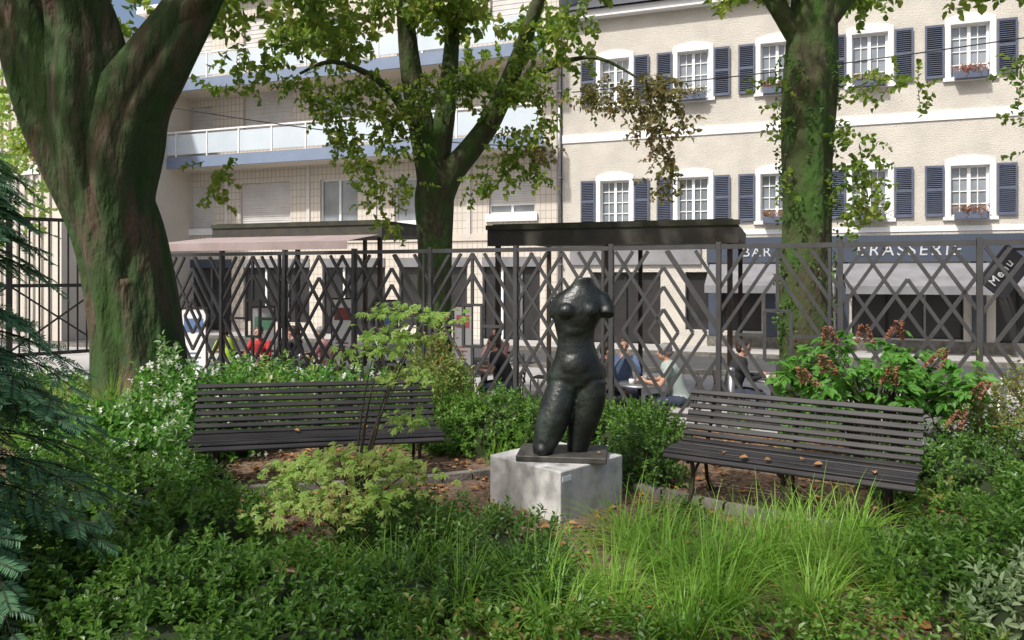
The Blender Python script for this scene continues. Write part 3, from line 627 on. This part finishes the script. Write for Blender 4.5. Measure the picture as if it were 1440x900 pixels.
limb(t5,[(-12.5,16,ST,.2),(-12.4,16,2,.16),(-12.2,16,4,.1)],n=12,seg=10)
n=300; B=blob_pts((-11.4,16,4.2),(1.7,1.3,2.0),n,rs); t5.shoots(B,rs.normal(size=(n,3)),.35,7,.12,.1,L_['maple'],rs=rs); t5.obj('young_tree')
# ------------------------------------------------------------ shrubs
def shrub(name,parts,mats,ll,lw,seed,dens=900,shl=.1,k=7,core=True,flowers=None,fs=.022):
    rs=np.random.RandomState(seed); b=MB()
    for (cx,cy,rx,ry,h) in parts:
        area=(rx*ry+h*(rx+ry))*2; n=int(dens*area)
        v=unit(rs.normal(size=(n,3))); v[:,2]=np.abs(v[:,2]); 
        lum=1+.18*np.sin(v[:,0]*7+seed+cx*5)*np.cos(v[:,1]*6+seed*2)+.12*np.sin(v[:,2]*11+v[:,0]*9+cy*3)
        rr=(rs.uniform(.74,1.0,n)*lum)[:,None]; P=v*rr*np.array([rx,ry,h])+np.array([cx,cy,0])
        Dd=v*np.array([1,1,1.2])+np.array([0,0,.5])+rs.normal(size=(n,3))*.35
        b.shoots(P,Dd,shl*(.6+.8*rs.rand(n)),k,ll,lw,mats[0],rs=rs)
        if len(mats)>1:
            q=n//5; b.shoots(P[:q]*np.array([1,1,1.05]),Dd[:q],shl*1.2,k,ll,lw,mats[1],rs=rs)
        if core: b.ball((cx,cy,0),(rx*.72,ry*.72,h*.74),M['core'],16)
        if flowers:
            q=int(flowers*area); v2=unit(rs.normal(size=(q,3))); v2[:,2]=np.abs(v2[:,2]); P=v2*np.array([rx,ry,h])*1.14+np.array([cx,cy,0]); b.shoots(P,v2+[0,0,1],fs*1.5,5,fs,fs*.9,L_['flower'],rs=rs)
    return b.obj(name)
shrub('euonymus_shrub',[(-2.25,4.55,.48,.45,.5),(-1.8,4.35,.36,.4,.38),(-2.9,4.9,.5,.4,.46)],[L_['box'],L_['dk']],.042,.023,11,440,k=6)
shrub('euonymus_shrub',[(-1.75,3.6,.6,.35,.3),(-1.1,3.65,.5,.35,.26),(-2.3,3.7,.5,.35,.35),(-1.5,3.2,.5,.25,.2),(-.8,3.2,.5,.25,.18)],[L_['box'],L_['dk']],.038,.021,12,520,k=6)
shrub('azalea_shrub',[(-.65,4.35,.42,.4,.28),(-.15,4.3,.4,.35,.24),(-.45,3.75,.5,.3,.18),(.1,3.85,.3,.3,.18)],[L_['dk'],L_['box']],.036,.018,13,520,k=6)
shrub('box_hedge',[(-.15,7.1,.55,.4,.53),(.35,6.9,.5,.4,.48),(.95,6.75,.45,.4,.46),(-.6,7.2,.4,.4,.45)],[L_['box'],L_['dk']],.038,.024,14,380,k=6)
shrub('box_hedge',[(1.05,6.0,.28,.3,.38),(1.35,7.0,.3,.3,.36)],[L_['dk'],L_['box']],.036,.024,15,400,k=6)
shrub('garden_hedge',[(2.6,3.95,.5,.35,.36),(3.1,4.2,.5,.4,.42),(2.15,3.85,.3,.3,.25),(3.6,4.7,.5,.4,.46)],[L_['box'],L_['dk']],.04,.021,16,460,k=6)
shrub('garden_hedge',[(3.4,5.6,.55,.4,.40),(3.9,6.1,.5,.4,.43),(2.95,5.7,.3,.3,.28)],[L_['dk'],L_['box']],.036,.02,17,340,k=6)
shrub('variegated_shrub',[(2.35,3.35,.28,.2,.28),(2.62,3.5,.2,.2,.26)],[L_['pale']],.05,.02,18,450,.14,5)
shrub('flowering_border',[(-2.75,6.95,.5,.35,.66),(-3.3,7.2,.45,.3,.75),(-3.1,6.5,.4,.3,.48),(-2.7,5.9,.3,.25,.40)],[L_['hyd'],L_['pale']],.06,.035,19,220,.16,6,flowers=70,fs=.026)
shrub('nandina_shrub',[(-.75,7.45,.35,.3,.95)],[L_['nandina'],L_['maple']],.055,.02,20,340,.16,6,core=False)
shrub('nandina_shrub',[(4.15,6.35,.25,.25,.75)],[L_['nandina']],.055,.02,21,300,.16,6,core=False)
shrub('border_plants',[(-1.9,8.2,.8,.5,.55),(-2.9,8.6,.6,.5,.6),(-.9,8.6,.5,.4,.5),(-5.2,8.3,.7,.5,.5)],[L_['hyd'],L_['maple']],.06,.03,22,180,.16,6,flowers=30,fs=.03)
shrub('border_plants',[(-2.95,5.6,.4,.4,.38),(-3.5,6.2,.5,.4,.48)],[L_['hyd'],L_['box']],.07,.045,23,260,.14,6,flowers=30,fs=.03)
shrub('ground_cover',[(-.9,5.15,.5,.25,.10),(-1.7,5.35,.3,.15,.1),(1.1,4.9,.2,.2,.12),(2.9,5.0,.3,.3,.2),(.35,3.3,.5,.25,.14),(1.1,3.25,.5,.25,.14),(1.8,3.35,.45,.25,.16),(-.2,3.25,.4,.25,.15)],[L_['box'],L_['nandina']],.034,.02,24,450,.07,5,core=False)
# ------------------------------------------------------------ grass
def grass(name,cl,m,seed,w=.008):
    rs=np.random.RandomState(seed); b=MB(); S=5
    for (cx,cy,n,Ln,sp,dr) in cl:
        an=rs.uniform(0,2*math.pi,n); r0=rs.rand(n)**.6*.12; out=rs.uniform(.15,1.15,n)*sp; L1=Ln*rs.uniform(.5,1.15,n)
        base=np.stack([cx+np.cos(an)*r0,cy+np.sin(an)*r0,np.zeros(n)],1); a2=an+rs.normal(size=n)*.5
        dirn=np.stack([np.cos(a2),np.sin(a2),np.zeros(n)],1); sd=np.stack([-np.sin(a2),np.cos(a2),np.zeros(n)],1)
        vs=[]
        for i in range(S+1):
            t=i/S; h=L1*(t*(1-.15*out)-dr*out*t**2.4); o=L1*out*(t**1.6)
            c=base+dirn*o[:,None]+np.array([0,0,1])*np.maximum(h,.01)[:,None]+sd*(np.sin(an*7)*.07*L1*t*t)[:,None]
            ww=w*(1-t**2)*(.7+.6*rs.rand(1))+.0006; vs.append(c+sd*ww/2); vs.append(c-sd*ww/2)
        v=np.stack(vs,1).reshape(-1,3); i0=np.arange(n)[:,None]*(2*(S+1)); f=np.vstack([i0+np.array([2*i,2*i+1,2*i+3,2*i+2]) for i in range(S)])
        b.add(v,f,m)
    return b.obj(name)
rs=np.random.RandomState(8)
grass('ornamental_grass',[(.62+.15*i+rs.uniform(-.08,.08),4.1+rs.uniform(-.4,.4),120,.58,1.1,.6) for i in range(11)]+[(.5,3.7,150,.5,1.0,.5),(1.0,3.6,150,.5,1.0,.5),(1.45,3.65,150,.45,1.0,.5),(.9,4.7,60,.42,.8,.45)],L_['grass'],31)
grass('ornamental_grass',[(-.6,3.8,140,.45,1.1,.55),(-.25,3.65,140,.45,1.1,.55),(-.95,3.8,90,.42,1,.5),(.12,3.75,140,.45,1.0,.5),(-.4,4.1,110,.42,1.0,.5),(.2,3.45,130,.4,.9,.5),(.75,3.35,130,.42,.9,.5)],L_['grass'],32)
grass('strap_leaf_clump',[(-3.2,6.6,150,.62,.7,.35),(-3.55,6.9,160,.72,.7,.35),(-3.9,7.3,180,.8,.6,.35),(-2.6,7.6,180,.75,.7,.35),(-2.1,7.9,200,.7,.7,.4),(-1.5,8.3,180,.7,.7,.4),(-3.0,7.9,180,.8,.6,.35),(-4.6,7.4,200,.7,.6,.35),(-4.2,7.0,180,.65,.7,.35)],L_['iris'],33,.013)
grass('lawn_tufts',[(rs.uniform(-5,5.5),rs.uniform(6.6,9),36,.28,.6,.3) for i in range(90)]+[(rs.uniform(-2,3),rs.uniform(4.4,5.4),16,.16,.7,.3) for i in range(26)],L_['grass'],34)
# ------------------------------------------------------------ japanese maple
def palm(b,P,Nn,sz,m,rs):
    n=len(P); Nn=unit(Nn); ref=unit(rs.normal(size=(n,3))); U_=unit(np.cross(Nn,ref)); V=np.cross(Nn,U_)
    for a,l in ((-1.25,.65),(-.65,.88),(0,1),(.65,.88),(1.25,.65)):
        Dd=U_*math.cos(a)+V*math.sin(a)-Nn*.15; b.leaves(P,Dd,Nn,sz*l,sz*.28,m,fold=.1,droop=.2)
mp=MB(); rs=np.random.RandomState(41)
base=np.array([-.98,4.55,0])
tips=[(-.72,4.6,1.45),(-.62,4.7,1.28),(-.85,4.6,1.2),(-.5,4.6,1.4),(-.68,4.55,1.05),(-1.25,4.4,.52),(-1.4,4.5,.42),(-1.0,4.3,.62),(-.75,4.3,.6),(-.6,4.35,.52),(-1.1,4.2,.42),(-.85,4.15,.45),(-1.3,4.2,.34),(-.65,4.7,.75),(-.78,4.4,.55),(-1.2,4.6,.5),(-.95,4.25,.55),(-.75,4.55,1.3),(-.9,4.1,.36),(-.7,4.2,.42)]
for T_ in tips:
    T_=np.array(T_); mid=base*.5+T_*.5+rs.normal(size=3)*.04; mid[0]=base[0]*.6+T_[0]*.4; mid[2]=T_[2]*.62
    q=smooth([list(base)+[.011],list(mid)+[.006],list(T_)+[.002]],10); mp.tube(q[:,:3],q[:,3],M['twig'],5)
    n=46; P=T_+rs.normal(size=(n,3))*np.array([.10,.10,.024])
    palm(mp,P,rs.normal(size=(n,3))*.35+np.array([-.15,-.55,1]),.05,L_['maple'],rs)
    for i in range(0,n,5): mp.tube([T_,P[i]],[.002,.001],M['twig'],3)
mp.obj('japanese_maple')
# ------------------------------------------------------------ hydrangea
hy=MB(); rs=np.random.RandomState(42)
c0=np.array([3.1,6.35,0]); n=85
for i in range(n):
    a=rs.uniform(0,2*math.pi); r=rs.rand()**.5; T_=c0+np.array([math.cos(a)*r*.82,math.sin(a)*r*.4,.5+rs.rand()*.62*(1-.35*r*r)])
    q=smooth([list(c0+np.array([math.cos(a)*.12,math.sin(a)*.1,0]))+[.01],list((c0+T_)/2+np.array([0,0,.15]))+[.008],list(T_)+[.004]],8); hy.tube(q[:,:3],q[:,3],M['twig'],5)
    m_=8; P=T_+rs.normal(size=(m_,3))*.07; an=rs.uniform(0,6.28,m_); Dd=np.stack([np.cos(an),np.sin(an),-.35+rs.normal(size=m_)*.3],1)
    Nn=np.array([0,-.4,1])+rs.normal(size=(m_,3))*.4; S_=unit(np.cross(unit(Dd),Nn))
    sz=.08+.055*rs.rand(m_)
    hy.leaves(P,Dd,Nn,sz*1.15,sz*.5,L_['hyd'],fold=.12); hy.leaves(P+unit(Dd)*sz[:,None]*.1,unit(Dd)+S_*.75,Nn,sz*.8,sz*.4,L_['hyd'],fold=.1); hy.leaves(P+unit(Dd)*sz[:,None]*.1,unit(Dd)-S_*.75,Nn,sz*.8,sz*.4,L_['hyd'],fold=.1)
for (x,y,z,tx) in [(2.63,6.15,1.15,-.05),(3.12,6.1,1.2,.03),(3.38,6.0,.98,.08),(2.42,6.05,.83,-.1),(3.68,6.0,.72,.12),(3.5,5.95,.5,.08),(2.88,6.1,1.17,-.02),(2.55,6.0,.93,-.06),(3.0,5.95,.85,.02)]:
    m_=110; t=rs.rand(m_); an=rs.uniform(0,6.28,m_); r=.055*(1-t*.75); P=np.stack([x+np.cos(an)*r+t*tx,y+np.sin(an)*r-t*.03,z-.06+t*.15],1)
    hy.leaves(P,np.stack([np.cos(an),np.sin(an),np.zeros(m_)+.3],1),rs.normal(size=(m_,3)),.028,.024,M['panicle'])
hy.obj('oakleaf_hydrangea')
# ------------------------------------------------------------ plum yew
yw=MB(); rs=np.random.RandomState(43); tc=np.array([-2.72,3.6,0])
yw.tube([(tc[0],tc[1],0),(tc[0],tc[1],1.5),(tc[0]-.05,tc[1],2.5)],[.05,.04,.015],M['twig'],8)
NP,ND,NNn=[],[],[]
nb=110
for i in range(nb):
    z0=.12+2.2*(i/nb)**1.1; a=rs.uniform(-1.9,.9); Lb=(.50+.36*rs.rand())*max(.42,1.0-max(0,z0-.6)*.42)
    dd=np.array([math.cos(a),math.sin(a),0]); S_=7; stem=[]
    for j in range(S_+1):
        t=j/S_; stem.append(tc+np.array([0,0,z0])+dd*Lb*t+np.array([0,0,.22*t-.55*t*t])*Lb)
    stem=np.array(stem); yw.tube(stem,np.linspace(.006,.002,S_+1),M['twig'],4)
    sdv=np.array([-dd[1],dd[0],0]); td=unit(stem[-1]-stem[-3])
    for j in range(1,S_+1):
        for sg in ((-1,1) if j<S_ else (0,)):
            t=j/S_; ln=.19*(1.15-t*.55); b0=stem[j]; bd=unit(td*.8+sdv*sg*.75+rs.normal(size=3)*.12)
            yw.tube([b0,b0+bd*ln],[.003,.0015],M['twig'],3)
            K=12; tt=(np.arange(K)+.5)/K; P=b0+np.outer(tt*ln,bd)
            up_=unit(np.cross(td,sdv)); up_=up_*np.sign(up_[2]+1e-6); perp=unit(np.cross(bd,up_))
            for s2 in (-1,1):
                NP.append(P); ND.append(np.tile(perp*s2+bd*.6,(K,1))+rs.normal(size=(K,3))*.1); NNn.append(np.tile(up_,(K,1)))
NP=np.vstack(NP);ND=np.vstack(ND);NNn=np.vstack(NNn); yw.leaves(NP,ND,NNn,.044,.010,L_['yew'],fold=.1,droop=.1)
yw.obj('plum_yew')
# ------------------------------------------------------------ fallen leaves, edging
fl=MB(); rs=np.random.RandomState(44); n=4200
P=np.stack([rs.uniform(-4.5,5,n),rs.uniform(3.4,8.5,n),rs.uniform(.006,.02,n)],1); P=P[P[:,1]<FY(P[:,0])-.2]; n=len(P)
an=rs.uniform(0,6.28,n); fl.leaves(P,np.stack([np.cos(an),np.sin(an),rs.uniform(-.1,.3,n)],1),np.array([0,0,1])+rs.normal(size=(n,3))*.35,rs.uniform(.03,.08,n),rs.uniform(.025,.05,n),L_['fall'])
fl.obj('fallen_leaves')
fl=MB()
for (x,y,z,s_) in [(1.62,5.12,.405,.06),(1.75,5.05,.41,.05),(1.95,5.05,.41,.05),(2.05,4.92,.41,.06),(2.3,4.75,.41,.05),(1.5,5.3,.405,.05),(-1.75,6.0,.41,.05),(-1.2,6.1,.42,.05),(.2,5.5,.392,.05),(.62,5.3,.392,.045)]:
    a=rs.uniform(0,6.28); fl.leaves([[x,y,z+.01]],[[math.cos(a),math.sin(a),.1]],[[0,-.3,1]],s_,s_*.7,L_['fall'])
fl.obj('caught_leaves')
ed=MB()
for pts in ([(-2.6,5.6),(-1.7,5.72),(-.8,5.9),(-.1,6.2)],[(.95,5.75),(1.5,5.25),(2.1,4.85),(2.7,4.3)]):
    for i in range(len(pts)-1):
        a=np.array(pts[i]);b=np.array(pts[i+1]); k=3
        for j in range(k):
            p=a+(b-a)*(j/k+.01); q=a+(b-a)*((j+1)/k-.01); ed.beam((p[0],p[1],.02),(q[0],q[1],.02),.07,.09,M['stone2'],(0,0,1))
ed.obj('garden_edging')
# ------------------------------------------------------------ light, world, camera
sd=unit(np.array([-.55,-.55,.95])); el=math.asin(sd[2]); az=math.atan2(sd[0],sd[1])
w=bpy.data.worlds.new('World'); SC.world=w; w.use_nodes=True; nt=w.node_tree; bg=nt.nodes['Background']
sk=nt.nodes.new('ShaderNodeTexSky'); sk.sky_type='NISHITA'; sk.sun_disc=False; sk.sun_elevation=el; sk.sun_rotation=az; sk.air_density=1.0; sk.dust_density=5; sk.ozone_density=1
nt.links.new(sk.outputs[0],bg.inputs[0]); bg.inputs[1].default_value=.15
sl=bpy.data.lights.new('sun','SUN'); sl.energy=4.4; sl.angle=math.radians(2.5); sl.color=(1,.97,.925)
so=bpy.data.objects.new('sun',sl); SC.collection.objects.link(so); so.rotation_euler=Vector(-sd).to_track_quat('-Z','Y').to_euler()
cd=bpy.data.cameras.new('camera'); cd.lens=26.25; cd.sensor_width=36; cd.shift_y=-64/1440; cd.clip_end=1000
co=bpy.data.objects.new('camera',cd); SC.collection.objects.link(co); co.location=(0,0,1.67); co.rotation_euler=(math.pi/2,0,0); SC.camera=co
SC.view_settings.view_transform='Standard'; SC.view_settings.look='None'; SC.view_settings.exposure=0
